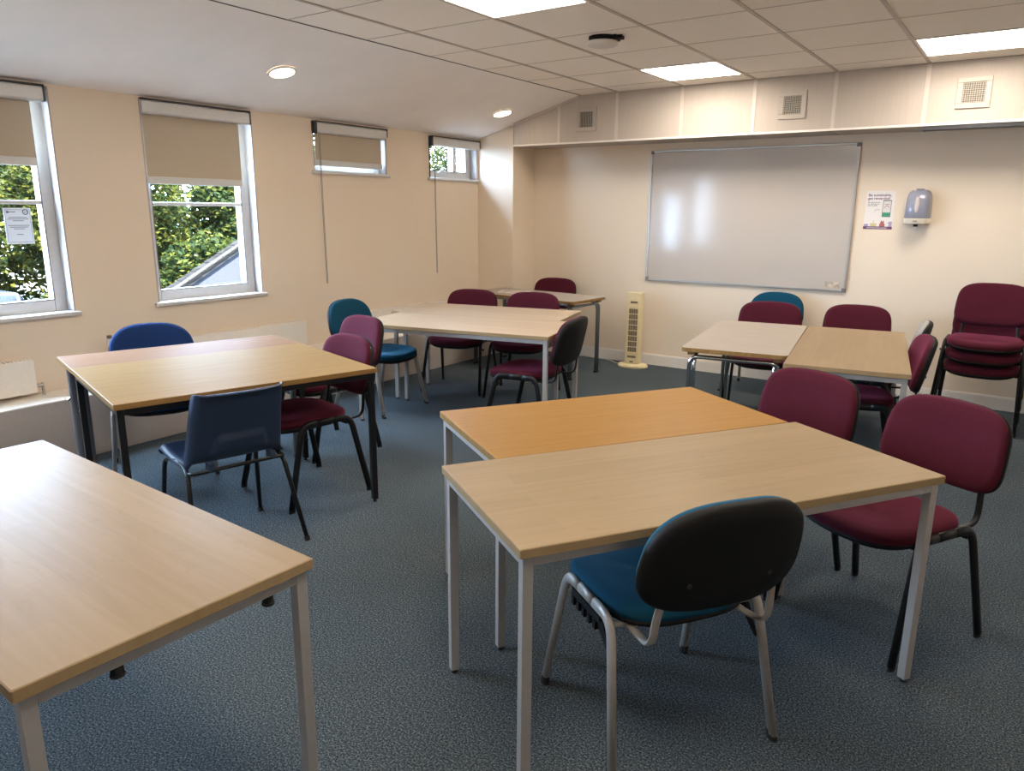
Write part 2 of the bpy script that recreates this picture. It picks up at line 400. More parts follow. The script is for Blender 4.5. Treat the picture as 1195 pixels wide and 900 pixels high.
blind('beige roller blind half down over the tall window showing a sloping white wall', 2.81, 3.625, 1.655, 'big')
blind('beige roller blind lowered almost fully over the small high window, chain hanging', 4.255, 5.055, 1.845, 'small')
blind('white blind cassette rolled right up over the small high window by the column', 5.675, 6.415, None, 'chainbox')
blind('white blind cassette rolled up on the window outside the photo frame', .03, .86, 2.02, 'big')
def latch():
    b = bmesh.new(); tube(b, smooth_path([(-4.985, 5.86, 1.85), (-4.975, 5.90, 1.875), (-4.97, 5.96, 1.87), (-4.97, 6.0, 1.85)]), .009, .007)
    h = obj('window_handle', b, M_upvc, smooth='all'); tag(h, 'small white handle at the foot of the high window by the column', 'handle')
latch()
def notice():
    n = thing('paper_notice', 'white A4 notice with grey print taped inside the window glass', 'notice', (XL-.118, 2.05, 1.28))
    obj('sheet', B(0, .001, -.075, .075, 0, .212), M_thin, n)
    o = bmesh.new()
    for z, w in ((.155, .050), (.145, .058), (.135, .03), (.108, .058), (.098, .05), (.088, .03), (.055, .018)): box(o, .001, .0014, -w, w, z, z+.0035)
    obj('print', o, M_ink, n)
    o = bmesh.new()
    box(o, .001, .0014, -.060, -.046, .182, .194); box(o, .001, .0014, -.044, -.010, .187, .191)
    obj('logo', o, M_ink, n)
    o = bmesh.new(); seg = 20
    for k in range(seg):
        a0, a1 = 2*PI*k/seg, 2*PI*(k+1)/seg
        v = [o.verts.new((.0014, .044+r*math.cos(a), .188+r*math.sin(a))) for r, a in ((.011, a0), (.011, a1), (.017, a1), (.017, a0))]; o.faces.new(v)
    box(o, .001, .0014, .037, .051, .186, .190)
    obj('seal', o, M_ink, n)
    obj('border', B((.001, .0013, -.068, .068, .010, .012), (.001, .0013, -.068, .068, .200, .202), (.001, .0013, -.068, -.0665, .010, .202), (.001, .0013, .0665, .068, .010, .202)), M_ink, n)
notice()

# ------------------------------------------------------------------ radiators
def radiator(label, y0, y1, valve_end=None):
    r = thing('radiator', label, 'radiator', (XL+.095, (y0+y1)/2, .41)); W = (y1-y0)/2
    p = B(-.01, 0, -W, W, 0, .20)
    box(p, -.07, -.06, -W, W, 0, .20)
    box(p, -.07, 0, -W, -W+.006, 0, .20); box(p, -.07, 0, W-.006, W, 0, .20)
    obj('panel', p, M_rad, r, bevel=.004)
    g = bmesh.new(); n = int(W*2/.022)
    for k in range(n): y = -W+.01+k*.022; box(g, -.058, -.012, y, y+.010, .197, .203)
    obj('top_grille', g, M_rad, r)
    for q in (-1, 1): obj('wall_bracket', B(-.095, -.07, q*W*.6-.015, q*W*.6+.015, .02, .18), M_rad, r)
    if valve_end:
        s, kind = valve_end; y = s*(W+.045)
        v = bmesh.new(); cyl(v, (-.035, y), .008, -.028, .05 if kind != 'trv' else .215, 12); tube(v, [(-.035, y, .035), (-.035, s*(W-.01), .035)], .011)
        vo = obj('valve', v, M_alu, r, smooth=True)
        if kind == 'trv':
            k = bmesh.new(); cyl(k, (-.035, y), .018, .205, .217, 16); cyl(k, (-.035, y), .019, .2185, .262, 16)
            obj('thermostat_knob', k, M_white, vo, smooth=True)
            obj('knob_cap', cyl(bmesh.new(), (-.035, y), .015, .262, .282, 16), M_cap, vo, smooth=True)
    return r
def tall_radiator(label, y0, y1, valve_end):
    r = radiator(label, y0, y1, valve_end)
    return r
radiator('white panel radiator under the window with the paper notice', .55, 1.94, (1, 'lock'))
radiator('long white panel radiator under the tall window, behind the blue fabric chair', 2.46, 3.99, (-1, 'trv'))
radiator('white panel radiator below the small high windows, behind the back tables', 4.70, 6.05, (-1, 'lock'))

# ------------------------------------------------------------------ ceiling lights and fittings
def ceiling_light(x, y, label):
    t = thing('ceiling_light', label, 'ceiling light', (x, y, ZC), 0, 'square ceiling light panels')
    obj('frame', B((-.305, .305, -.30, -.285, -.006, -.0005), (-.305, .305, .285, .30, -.006, -.0005), (-.305, -.288, -.285, .285, -.006, -.0005), (.288, .305, -.285, .285, -.006, -.0005)), M_white, t)
    obj('diffuser', B(-.288, .288, -.285, .285, -.004, -.001), M_emit, t)
    return t
ceiling_light(-2.36, 5.775, 'glowing square ceiling panel above the left side of the whiteboard')
ceiling_light(-2.36, 3.335, 'glowing square ceiling panel nearer the camera, past the smoke detector')
ceiling_light(-.50, 5.775, 'glowing square ceiling panel above the wall vent and towel dispenser')
ceiling_light(-.50, 3.335, 'glowing square ceiling panel over the pale maple table, above the photo frame')
ceiling_light(-2.36, .895, 'glowing square ceiling panel over the cropped maple table, above the photo frame')
ceiling_light(-.50, .895, 'glowing square ceiling panel over the camera, above the photo frame')
def downlight(y, label):
    x = -4.27; ang = math.atan2(ZC-ZW, XS-XL); z = ZW+(x-XL)*(ZC-ZW)/(XS-XL)
    t = thing('downlight', label, 'downlight', (x, y, z), 0, 'round downlights in the sloped ceiling'); t.rotation_euler = (0, -ang, 0)
    b = bmesh.new(); seg = 32
    loft(b, [[(r*math.cos(2*PI*k/seg), r*math.sin(2*PI*k/seg), zz) for k in range(seg)] for r, zz in ((.098, -.0005), (.098, -.007), (.080, -.010), (.080, -.0005))], False, False)
    obj('trim_ring', b, M_white, t, smooth=True)
    obj('lamp', cyl(bmesh.new(), (0, 0), .080, -.006, -.002, 32), M_spot, t)
downlight(3.45, 'round glowing downlight in the sloped ceiling above the tall window')
downlight(5.96, 'round glowing downlight in the sloped ceiling by the corner column')
downlight(.94, 'round downlight in the sloped ceiling outside the photo frame')
def detector():
    t = thing('smoke_detector', 'black ceiling bracket holding a pale round smoke detector', 'smoke detector', (-2.38, 4.38, ZC), rad(12))
    b = bmesh.new(); cyl(b, (0, 0), .085, -.014, -.0005, 28); box(b, -.02, .13, -.03, .03, -.02, -.0005); box(b, .08, .10, -.05, .05, -.024, -.001)
    obj('bracket', b, M_plastic, t)
    seg = 32
    obj('base_ring', cyl(bmesh.new(), (0, 0), .062, -.030, -.014, seg), M_plastic, t, smooth=True)
    b = loft(bmesh.new(), [[(r*math.cos(2*PI*k/seg), r*math.sin(2*PI*k/seg), z) for k in range(seg)] for r, z in ((.098, -.030), (.098, -.042), (.088, -.052), (.055, -.060), (.02, -.062))])
    obj('dome', b, flat('detector_plastic', (.66, .62, .58), .02, .4), t, smooth='all')
detector()
M_ventframe = flat('vent_frame_paint', (.44, .39, .34), .03, .5)
def vent(x, label, diag=0):
    t = thing('wall_vent', label, 'vent', (x, SY, 2.325), 0, 'square vents in the boxed beam')
    obj('frame', B((-.105, .105, -.012, -.001, .068, .105), (-.105, .105, -.012, -.001, -.105, -.068), (-.105, -.068, -.012, -.001, -.068, .068), (.068, .105, -.012, -.001, -.068, .068)), M_ventframe, t, bevel=.003)
    obj('backing', B(-.068, .068, -.003, -.001, -.068, .068), M_grill, t)
    g = bmesh.new()
    for k in range(10):
        u = -.063+k*.014
        box(g, u-.0014, u+.0014, -.009, -.005, -.068, .068)
        if diag: box(g, -.068, .068, -.008, -.004, u-.0014, u+.0014)
    obj('grille', g, M_mesh, t)
    s = bmesh.new()
    for sx in (-1, 1):
        seg = 8; loft(s, [[(sx*.088+.004*math.cos(2*PI*k/seg), yy, .004*math.sin(2*PI*k/seg)) for k in range(seg)] for yy in (-.012, -.0145)])
    obj('screw', s, M_alu, t)
vent(-3.60, 'square vent with vertical slats at the corner end of the beam')
vent(-1.743, 'square wire-mesh vent in the beam above the middle of the whiteboard', 1)
vent(-.514, 'square wire-mesh vent in the beam above the towel dispenser', 1)

# ------------------------------------------------------------------ things on the whiteboard wall
def whiteboard():
    x0, x1, z0, z1 = -3.133, -1.288, .842, 2.058
    t = thing('whiteboard', 'large wall-mounted whiteboard in a grey aluminium frame', 'whiteboard', ((x0+x1)/2, YF, z0))
    W = (x1-x0)/2; H = z1-z0; f = .020
    obj('board_surface', B(-W+f, W-f, -.014, -.002, f, H-f), M_board, t)
    obj('frame', B((-W+.03, W-.03, -.022, -.001, 0, f), (-W+.03, W-.03, -.022, -.001, H-f, H), (-W, -W+f, -.022, -.001, .03, H-.03), (W-f, W, -.022, -.001, .03, H-.03)), M_alu, t, bevel=.003)
    for sx in (-1, 1):
        for sz in (0, 1):
            b = B(min(sx*W, sx*(W-.034)), max(sx*W, sx*(W-.034)), -.024, -.001, (H-.034)*sz, (H-.034)*sz+.034)
            obj('corner_cap', b, M_cap, t, bevel=.006)
    st = obj('sticker', B(W-.175, W-.045, -.0155, -.014, .028, .082), flat('worn_sticker', (.50, .42, .34), .35, .6, nscale=25), t)
    return t
whiteboard()
def text(parent, s, x, z, size, m, y=-.0017, name='lettering'):
    cu = bpy.data.curves.new(name, 'FONT'); cu.body = s; cu.size = size; cu.extrude = .0002; cu.offset = size*.018; cu.materials.append(m)
    c0 = bpy.data.objects.new(name, cu); C.objects.link(c0); bpy.context.view_layer.update()
    me = bpy.data.meshes.new_from_object(c0.evaluated_get(bpy.context.evaluated_depsgraph_get())); bpy.data.objects.remove(c0)
    o = bpy.data.objects.new(name, me); C.objects.link(o); o.parent = parent; o.location = (x, y, z); o.rotation_euler = (PI/2, 0, 0)
    return o
def poster():
    t = thing('poster', 'small white recycling poster with a phone picture and plum footer', 'poster', (-1.102, YF, 1.37))
    obj('sheet', B(-.108, .108, -.0015, -.0002, 0, .305), M_paper, t)
    text(t, 'Be sustainable,', -.092, .262, .029, M_purple, name='headline'); text(t, 'get rewarded!', -.092, .236, .029, M_purple, name='headline')
    text(t, 'Earn gift vouchers\nfor recycling your\nplastic bottles!', -.090, .210, .0125, M_ink, name='small_text')
    b = bmesh.new(); box(b, .022, .086, -.0022, -.0015, .098, .232)
    obj('phone_picture', b, M_cap, t, bevel=.004)
    obj('phone_screen', B(.026, .082, -.0026, -.0022, .128, .224), flat('screen_print', (.70, .66, .66), .02), t)
    obj('phone_band', B(.026, .082, -.0027, -.0022, .102, .134), M_green, t)
    seg = 18; b = bmesh.new()
    for k in range(seg):
        a0, a1 = PI*k/seg, PI*(k+1)/seg
        b.faces.new([b.verts.new((.054+r*math.cos(a), -.0029, .170+r*math.sin(a))) for r, a in ((.014, a0), (.014, a1), (.018, a1), (.018, a0))])
    box(b, .036, .072, -.0029, -.0026, .196, .200)
    obj('phone_dial', b, M_red, t)
    b = bmesh.new(); tube(b, smooth_path([(-.035, -.002, .140), (-.028, -.002, .152), (-.012, -.002, .158), (0, -.002, .152)]), .0012, seg=6)
    obj('arrow', b, M_ink, t)
    obj('footer', B(-.108, .108, -.0019, -.0015, 0, .022), M_purple, t)
    obj('footer_text', B(-.080, .070, -.0022, -.0019, .009, .013), M_paper, t)
    b = bmesh.new(); box(b, .012, .052, -.0019, -.0015, .022, .045); box(b, .018, .046, -.0019, -.0015, .045, .062); box(b, .022, .029, -.0019, -.0015, .062, .070); box(b, .036, .043, -.0019, -.0015, .062, .070)
    obj('red_building_picture', b, M_red, t)
    b = bmesh.new(); box(b, -.055, -.010, -.0019, -.0015, .022, .042); box(b, -.036, -.030, -.0019, -.0015, .042, .072); box(b, -.06, -.005, -.0019, -.0015, .042, .048)
    obj('olive_building_picture', b, M_yel, t)
    obj('lilac_building_picture', B((-.104, -.072, -.0019, -.0015, .022, .042), (.080, .104, -.0019, -.0015, .022, .062), (.074, .08, -.0019, -.0015, .045, .055)), M_lil, t)
poster()
def dispenser():
    t = thing('paper_towel_dispenser', 'smoky blue plastic paper towel dispenser on the cream wall', 'towel dispenser', (-.815, YF, 1.415))
    rings = []
    def ring(z, w, d, yb=0):
        o = []
        for k in range(13):
            a = PI*k/12; o.append((-w*math.copysign(abs(math.cos(a))**.45, math.cos(a)), -d*math.sin(a)**.6 if 0 < k < 12 else 0, z))
        return o
    for z, w, d in ((.045, .092, .150), (.06, .092, .155), (.13, .090, .158), (.19, .087, .152), (.23, .080, .138), (.250, .070, .118), (.262, .052, .09), (.266, .03, .05)): rings.append(ring(z, w, d))
    obj('cover', loft(bmesh.new(), rings), M_disp, t, smooth='all')
    b = loft(bmesh.new(), [ring(0, .080, .12), ring(.006, .090, .15), ring(.044, .0935, .160), ring(.046, .093, .155)])
    obj('base', b, M_cream if 0 else flat('ivory_plastic', (.74, .68, .58), .03, .4), t, smooth=True)
    o = bmesh.new(); seg = 24; R = []
    for s, y in ((1, -.150), (1, -.160), (.8, -.163)): R.append([(.016*s*math.cos(2*PI*k/seg), y, .15+.062*s*math.sin(2*PI*k/seg)) for k in range(seg)])
    obj('sight_window', loft(o, R), M_clear, t, smooth=True)
    obj('key_lock', B(-.014, .014, -.163, -.155, .022, .028), M_cap, t)
    obj('feed_nozzle', cyl(bmesh.new(), (0, -.09), .016, -.018, .002, 16), M_plastic, t)
    obj('paper_end', T([(0, -.09, -.018), (.004, -.09, -.03), (-.004, -.088, -.045), (.006, -.09, -.055)], .006, .003, seg=6), M_paper, t)
    b = bmesh.new(); loft(b, [[(x*.03, y, .262+z) for x, z in ((-1, 0), (1, 0), (.8, .010), (-.8, .010))] for y in (-.075, -.01)])
    obj('top_latch', b, M_disp, t)
dispenser()
def fan():
    t = thing('tower_fan', 'cream upright tower fan on an oval base by the whiteboard wall', 'fan', (-3.13, 6.60, 0), rad(8))
    seg = 40
    b = loft(bmesh.new(), [[(a*math.cos(2*PI*k/seg), c*math.sin(2*PI*k/seg), z) for k in range(seg)] for a, c, z in ((.150, .105, 0), (.152, .107, .015), (.140, .097, .032), (.10, .07, .040))])
    obj('base', b, M_cream, t, smooth='all')
    def sec(z, s=1):
        return [(x*s, y*s, z) for x, y in ((-.072, -.05), (-.060, -.058), (.060, -.058), (.072, -.05), (.076, .03), (.05, .062), (-.05, .062), (-.076, .03))]
    b = loft(bmesh.new(), [sec(.04, .9), sec(.05), sec(.715), sec(.72, 1.04), sec(.735, 1.04)])
    bd = obj('body', b, M_cream, t)
    obj('outlet', B(-.040, .046, -.0600, -.0585, .155, .59), M_slot, t)
    s = bmesh.new()
    for k in range(9): z = .157+k*.0535; box(s, -.040, .046, -.066, -.0595, z-.003, z+.003)
    obj('louvre', s, M_cream, t)
    obj('inner_rib', B((.0, .004, -.062, -.060, .155, .59), (-.022, -.019, -.062, -.060, .155, .59), (.024, .027, -.062, -.060, .155, .59)), M_mesh, t)
    obj('control_slot', B((-.030, .040, -.0600, -.0585, .635, .655), (-.042, .044, -.0600, -.0585, .100, .122)), M_slot, t)
    obj('badge', B(-.016, .020, -.0600, -.0585, .055, .070), M_cap, t)
    c = bmesh.new()
    pts = [(-3.25, 6.62, .006), (-3.35, 6.66, .006), (-3.46, 6.74, .006), (-3.62, 6.775, .006), (-4.2, 6.79, .006)]
    tube(c, smooth_path(pts), .005, seg=8)
    tag(obj('power_cord', c, M_upvc, smooth='all'), 'thin white power cord along the carpet beside the tower fan', 'cord')
fan()

# ------------------------------------------------------------------ tables
def slab(L, W, t, r=.004, seg=5):
    pts = []
    for cx, cy, a0 in ((L/2-r, W/2-r, 0), (-L/2+r, W/2-r, 90), (-L/2+r, -W/2+r, 180), (L/2-r, -W/2+r, 270)):
        for k in range(seg+1):
            a = rad(a0+90*k/seg); pts.append((cx+r*math.cos(a), cy+r*math.sin(a)))
    return pts
def table(label, cx, cy, rot, L, W, top, edge, leg, style='square', H=.72, inset=.012, group=None, shift=0, th=.025):
    t = thing('table', label, 'table', (cx, cy, 0), rad(rot), group)
    r = .035 if style == 'chrome' else .004
    P = slab(L, W, th, r)
    def ring(s, z): return [(x*(1-s/(L/2)), y*(1-s/(W/2)), z) for x, y in P]
    obj('tabletop', loft(bmesh.new(), [ring(0.0015, H-.001), ring(.0025, H)]), top, t)
    obj('edging', loft(bmesh.new(), [ring(.001, H-th), ring(0, H-th+.001), ring(0, H-.002), ring(.0015, H-.001)]), edge, t)
    if style == 'square':
        q = .028; h = H-th; x, y = L/2-inset, W/2-inset
        fr = bmesh.new(); ap = .028
        for sy in (-1, 1):
            y0, y1 = sorted((sy*y, sy*(y-q*.7))); box(fr, -x+q, x-q, y0, y1, h-ap, h-.0005)
        for sx in (-1, 1):
            x0, x1 = sorted((sx*x, sx*(x-q*.7))); box(fr, x0, x1, -y+q, y-q, h-ap, h-.0005)
        obj('frame', fr, leg, t, bevel=.0015)
        for sx in (-1, 1):
            for sy in (-1, 1):
                x0, x1 = sorted((sx*x, sx*(x-q))); y0, y1 = sorted((sy*y, sy*(y-q)))
                lo = obj('leg', B(x0, x1, y0, y1, .014, h-.0005), leg, t, bevel=.0015)
                f = bmesh.new(); cyl(f, ((x0+x1)/2, (y0+y1)/2), .005, .006, .014, 10); cyl(f, ((x0+x1)/2, (y0+y1)/2), .010, 0, .006, 12)
                obj('foot', f, M_rubber, lo)
                if edge is not M_oakedge or leg is M_black:
                    pass
    elif style == 'round':
        q = .020; h = H-th; x, y = L/2-inset-q, W/2-.02-q
        fr = bmesh.new()
        for sy in (-1, 1): y0, y1 = sorted((sy*y, sy*(y-.02))); box(fr, -x, x, y0, y1, h-.035, h-.0005)
        for sx in (-1, 1): x0, x1 = sorted((sx*(x-.01), sx*(x-.03))); box(fr, x0, x1, -y, y, h-.035, h-.0005)
        obj('frame', fr, leg, t)
        for sx in (-1, 1):
            for sy in (-1, 1):
                lo = obj('leg', cyl(bmesh.new(), (sx*x, sy*y), q, .018, h-.0005, 20), leg, t, smooth=True)
                obj('foot', cyl(bmesh.new(), (sx*x, sy*y), q*.9, 0, .018, 16), M_rubber, lo)
                obj('bolt', T([(sx*(x+.018), sy*(y-.005), h-.20), (sx*(x+.03), sy*(y-.005), h-.21)], .008), M_chrome, lo)
    else:
        h = H-th; q = .0125; x, y = L/2-.055, W/2-.045
        for sx in (-1, 1):      # bent end frames
            p = round_path([(sx*x, -y, 0.012), (sx*x, -y, h-.035), (sx*x, y, h-.035), (sx*x, y, .012)], .055, 8)
            obj('end_frame', T(p, q, seg=12), leg, t, smooth='all')
        for sy in (-1, 1):      # bent side frames, legs running beside the end frames
            yy = sy*(y-.028)
            p = round_path([(-x, yy, 0.012), (-x, yy, h-.055), (-x+.06, yy, h-.016), (x-.06, yy, h-.016), (x, yy, h-.055), (x, yy, .012)], .05, 8)
            obj('side_frame', T(p, q*.92, seg=12), leg, t, smooth='all')
        for sx in (-1, 1):
            for sy in (-1, 1):
                f = bmesh.new(); cyl(f, (sx*x, sy*y), .016, 0, .02, 14); cyl(f, (sx*x, sy*(y-.028)), .016, 0, .02, 14)
                obj('foot', f, M_rubber, t)
        for sx in (-1, 1):
            for sy in (-1, 1): obj('fixing_block', B(sx*x-.02, sx*x+.02, sy*(y-.01)-.02, sy*(y-.01)+.02, h-.022, h-.0005), M_oakedge, t)
    return t
def clips(t, pts, m=M_rubber, h=.695):
    for (x, y) in pts:
        b = bmesh.new(); cyl(b, (x, y), .012, h-.048, h-.002, 14); cyl(b, (x, y), .014, h-.052, h-.046, 14)
        obj('stacking_peg', b, m, t, smooth=True)
t1 = table('maple table with silver legs cropped at the corner of the room nearest the camera', -2.004, .751, -2.3, 1.453, .616, M_maple, M_maplededge, M_silver)
clips(t1, [(.70, .20), (.70, -.13), (.65, -.25)])
t2 = table('pale maple table with silver legs, the teal chair with grey legs pushed under it', -.786, 2.105, 56.95, 1.410, .640, M_maple, M_maplededge, M_silver)
clips(t2, [(-.60, .30), (-.66, -.05)])
table('orange oak table with silver legs, butted behind the pale maple table', -1.288, 2.537, 57.32, 1.208, .632, M_oak, M_oakedge, M_silver, H=.713)
table('dull oak table with black legs, the blue plastic chair at its side', -3.254, 2.17, 74.3, 1.208, .905, M_oak2, M_oakedge, M_black)
table('pinkish beech table with thick grey legs, between the oak table and the window wall', -3.893, 2.352, 74.3, 1.208, .40, M_beech, M_oakedge, M_greytube, 'round', H=.715, inset=.03)
table('pale maple table with silver legs, the front one of the pair at the back', -3.252, 4.132, 12.8, 1.455, .70, M_maple_pale, M_maplededge, M_silver)
table('pale maple table with silver legs, the rear one of the pair, two maroon chairs behind', -3.527, 4.722, 14.6, 1.390, .600, M_maple_pale, M_maplededge, M_silver)
table('white topped table with round grey legs in the corner, papers lying on it', -3.885, 5.98, -4.5, 1.25, .56, M_lam, M_oakedge, flat('dull_chrome', (.28, .30, .33), .05, .3, metal=.8), 'chrome')
table('white topped table with wooden edging and bent chrome legs below the whiteboard', -1.455, 4.80, 99.0, 1.275, .600, M_lam, M_oakedge, M_chrome, 'chrome')
table('maple table with silver legs beside the white topped chrome-legged table', -.839, 4.78, 98.8, 1.50, .605, M_maple, M_maplededge, M_silver)
def papers():
    for i, (x, y, a, lab) in enumerate(((-4.16, 6.02, 20, 'sheet of printed paper on the white corner table, under the other sheet'), (-4.05, 5.97, -12, 'sheet of printed paper lying uppermost on the white corner table'))):
        t = thing('paper_sheet', lab, 'paper', (x, y, .7205+.0015*i), rad(a), 'papers on the corner table')
        obj('sheet', B(-.148, .148, -.105, .105, 0, .001), M_paper, t)
        obj('print', B(*[(-.12, .10, .07-.022*k, .078-.022*k, .001, .0012) for k in range(7)]), M_red if i else M_ink, t)
papers()

# ------------------------------------------------------------------ chairs
def back_map(a, b, n, zc, yc, tilt, curve, taper, seg=48):
    """outline of a backrest; returns function giving a ring at scale s and offset w"""
    E = superell(1, 1, n, seg)
    def ring(s, w, inset=0):
        o = []
        for ex, ez in E:
            x = (a*s-inset)*ex*(1-taper*ez*.5-abs(taper)*.2*ez*ez); v = (b*s-inset)*ez
            if ez > 0: v -= .012*ex*ex*s   # top edge droops to its corners
            y = yc - v*math.sin(tilt) + curve*x*x + w*math.cos(tilt)
            o.append((x, y, zc + v*math.cos(tilt) + w*math.sin(tilt)))
        return o
    return ring
def iso_chair(name, label, fab, frame_m, shell_m, oval=False, tips=False, group=None, d_back=False):
    t = thing(name, label, 'chair', (0, 0, 0), 0, group)
    # seat pad
    def sring(s, z, dz=0):
        o = []
        for ex, ey in superell(1, 1, 3.4, 48):
            x = .228*s*ex*(1+.05*ey); y = .212*s*ey
            if ey > 0: y += .022*(1-ex*ex)*s
            zz = z - .012*(max(0, ey)**3) + .006*abs(ex)**2
            o.append((x, y+.022, zz+dz))
        return o
    obj('seat', loft(bmesh.new(), [sring(.955, .412), sring(.99, .420), sring(1.0, .434), sring(.985, .448), sring(.93, .457), sring(.80, .461), sring(.5, .456), sring(.15, .452)]), fab, t, smooth='all')
    obj('seat_shell', loft(bmesh.new(), [sring(.55, .385), sring(.90, .392), sring(1.0, .408), sring(1.005, .416), sring(.97, .421)]), shell_m, t, smooth='all')
    # backrest
    ring = back_map(.236, .157, 3.2 if d_back else 4.4, .663, -.318, rad(13), .55, .13 if d_back else .08)
    obj('backrest', loft(bmesh.new(), [ring(.985, -.002), ring(.995, .012), ring(.97, .026), ring(.88, .034), ring(.6, .037), ring(.2, .037)]), fab, t, smooth='all')
    obj('back_shell', loft(bmesh.new(), [ring(.2, -.022), ring(.7, -.022), ring(.93, -.020), ring(1.0, -.012), ring(1.012, -.002), ring(1.008, .008), ring(.975, .012)]), shell_m, t, smooth='all')
    r1, r2 = (.0115, .0175)
    for s in (-1, 1):
        X = s*.236
        fp = round_path([(s*.262, .235, .012), (X, .138, .431), (X, .045, .431)], .065, 7)
        rp = round_path([(s*.262, -.235, .012), (X, -.146, .431), (X, -.045, .431)], .065, 7)
        mid = [(X, .046, .431), (X, 0, .431), (X, -.046, .431)]
        l1 = obj('leg', T(fp, r1, r2, 12, side=(1, 0, 0)), frame_m, t, smooth='all')
        l2 = obj('leg', T(rp, r1, r2, 12, side=(1, 0, 0)), frame_m, t, smooth='all')
        obj('side_rail', T(mid, r1, r2, 12, side=(1, 0, 0)), frame_m, t, smooth='all')
        for lo, y in ((l1, .235), (l2, -.235)):
            b = bmesh.new(); sg = 12
            loft(b, [[(s*.262+(.012 if tips else .0095)*math.cos(2*PI*k/sg)-s*.066*z*.1, y+(.020 if tips else .0175)*math.sin(2*PI*k/sg)-math.copysign(.237, y)*z*.9, z) for k in range(sg)] for z in (0, .028 if tips else .014)])
            obj('rubber_foot', b, M_rubber, lo)
        # upright carrying the backrest
        up = round_path([(s*.165, -.05, .398), (s*.175, -.20, .398), (s*.18, -.262, .41), (s*.176, -.272, .50), (s*.165, -.284, .56)], .05, 5)
        obj('back_upright', T(up, .013, .006, 10, side=(1, 0, 0)), frame_m, t, smooth='all')
        if tips:
            b = bmesh.new(); box(b, *sorted((s*.222, s*.238)), -.08, .10, .375, .405)
            for k in range(5): box(b, *sorted((s*.226, s*.246)), -.07+k*.035, -.055+k*.035, .362, .385)
            loft(b, [[(s*(.226+dx), y, z) for dx, y, z in ((0, -.10, .40), (.012, -.10, .40), (.012, -.06, .385), (0, -.06, .385))], [(s*(.228+dx), y, z) for dx, y, z in ((0, -.165, .30), (.008, -.165, .30), (.008, -.16, .30), (0, -.16, .30))]])
            obj('linking_clip', b, M_plastic, t)
        else:
            b = T([(s*.236, .125, .372), (s*.262, .125, .365)], .007)
            obj('linking_stud', b, frame_m, t)
    cb = bmesh.new()
    for y in (.125, -.125): tube(cb, [(-.236, y, .402), (.236, y, .402)], .009, seg=8)
    obj('cross_bar', cb, frame_m, t, smooth='all')
    for sx in (-1, 1):
        seg = 10; x, z = sx*.12, .60
        y = -.318+.055*math.sin(rad(13))+.55*x*x-.024
        obj('screw_cap', loft(bmesh.new(), [[(x+.007*math.cos(2*PI*k/seg), yy, z+.007*math.sin(2*PI*k/seg)) for k in range(seg)] for yy in (y, y-.003)]), M_rubber, t)
    return t
used = set()
def place(proto, label, x, y, rot, z=0, group=None):
    o = proto if proto.name not in used else copy_tree(proto)
    used.add(proto.name)
    o.location = (x, y, z); o.rotation_euler = (0, 0, rad(rot)); o['label'] = label
    if group: o['group'] = group
    return o
mar = iso_chair('stacking_chair', '', M_maroon, M_black, M_plastic)
G1 = 'maroon fabric chairs with black frames'
place(mar, 'maroon chair angled at the end of the pale maple table, seat fully in view', -.33, 2.885, 151.5, group=G1)
place(mar, 'maroon chair at the end of the orange oak table, only its back showing', -.85, 3.10, 158, group=G1)
place(mar, 'dark maroon chair pushed under the oak table end, next to the blue plastic chair', -3.125, 2.525, 170, group=G1)
place(mar, 'maroon chair catching window light, behind the one under the oak table', -3.625, 3.11, 169, group=G1)
place(mar, 'maroon chair behind the rear maple table, nearer the window wall', -3.945, 4.90, -163, group=G1)
place(mar, 'maroon chair behind the rear maple table, in front of the chrome-legged corner table', -3.385, 5.03, -162, group=G1)
place(mar, 'maroon chair turned sideways at the maple pair, black shell of its back visible', -2.75, 4.18, 99, group=G1)
place(mar, 'maroon chair behind the white corner table, against the whiteboard wall', -4.02, 6.33, -172, group=G1)
place(mar, 'maroon chair behind the white chrome-legged table, in front of a teal chair', -1.585, 5.62, -168, group=G1)
place(mar, 'maroon chair behind the far end of the maple table below the whiteboard corner', -1.00, 5.82, -170, group=G1)
place(mar, 'maroon chair tucked sideways under the maple table below the towel dispenser', -.76, 4.72, 105, group=G1)
SG = 'maroon chairs stacked against the wall'
SX, SY2, SR = -.215, 6.24, -181
place(mar, 'lowest of the three maroon chairs stacked against the wall', SX, SY2, SR, 0, SG)
place(mar, 'middle of the three maroon chairs stacked against the wall', SX, SY2-.022, SR, .093, SG)
place(mar, 'topmost maroon chair of the stack by the wall, its back fully visible', SX, SY2-.044, SR, .186, SG)
teal = iso_chair('stacking_chair', '', M_teal, M_chairgrey, M_plastic, tips=True, d_back=True)
G2 = 'teal fabric chairs with grey frames'
place(teal, 'teal chair with grey legs, black back shell towards the camera', -.785, 1.905, 55, group=G2)
place(teal, 'teal chair with grey legs beside the maple pair, near the window wall', -4.03, 4.03, -85, group=G2)
place(teal, 'teal chair against the wall under the whiteboard, behind a maroon chair', -1.82, 6.37, -182, group=G2)
blue = iso_chair('stacking_chair', '', M_blue, M_chairgrey, M_plastic, tips=True, d_back=True)
place(blue, 'royal blue fabric chair between the pinkish table and the window wall', -4.06, 2.26, -118)
grey = iso_chair('stacking_chair', '', M_greyfab, M_black, M_plastic)
place(grey, 'chair with a pale grey back seen edge-on behind the maple table end', -.85, 5.42, 96)

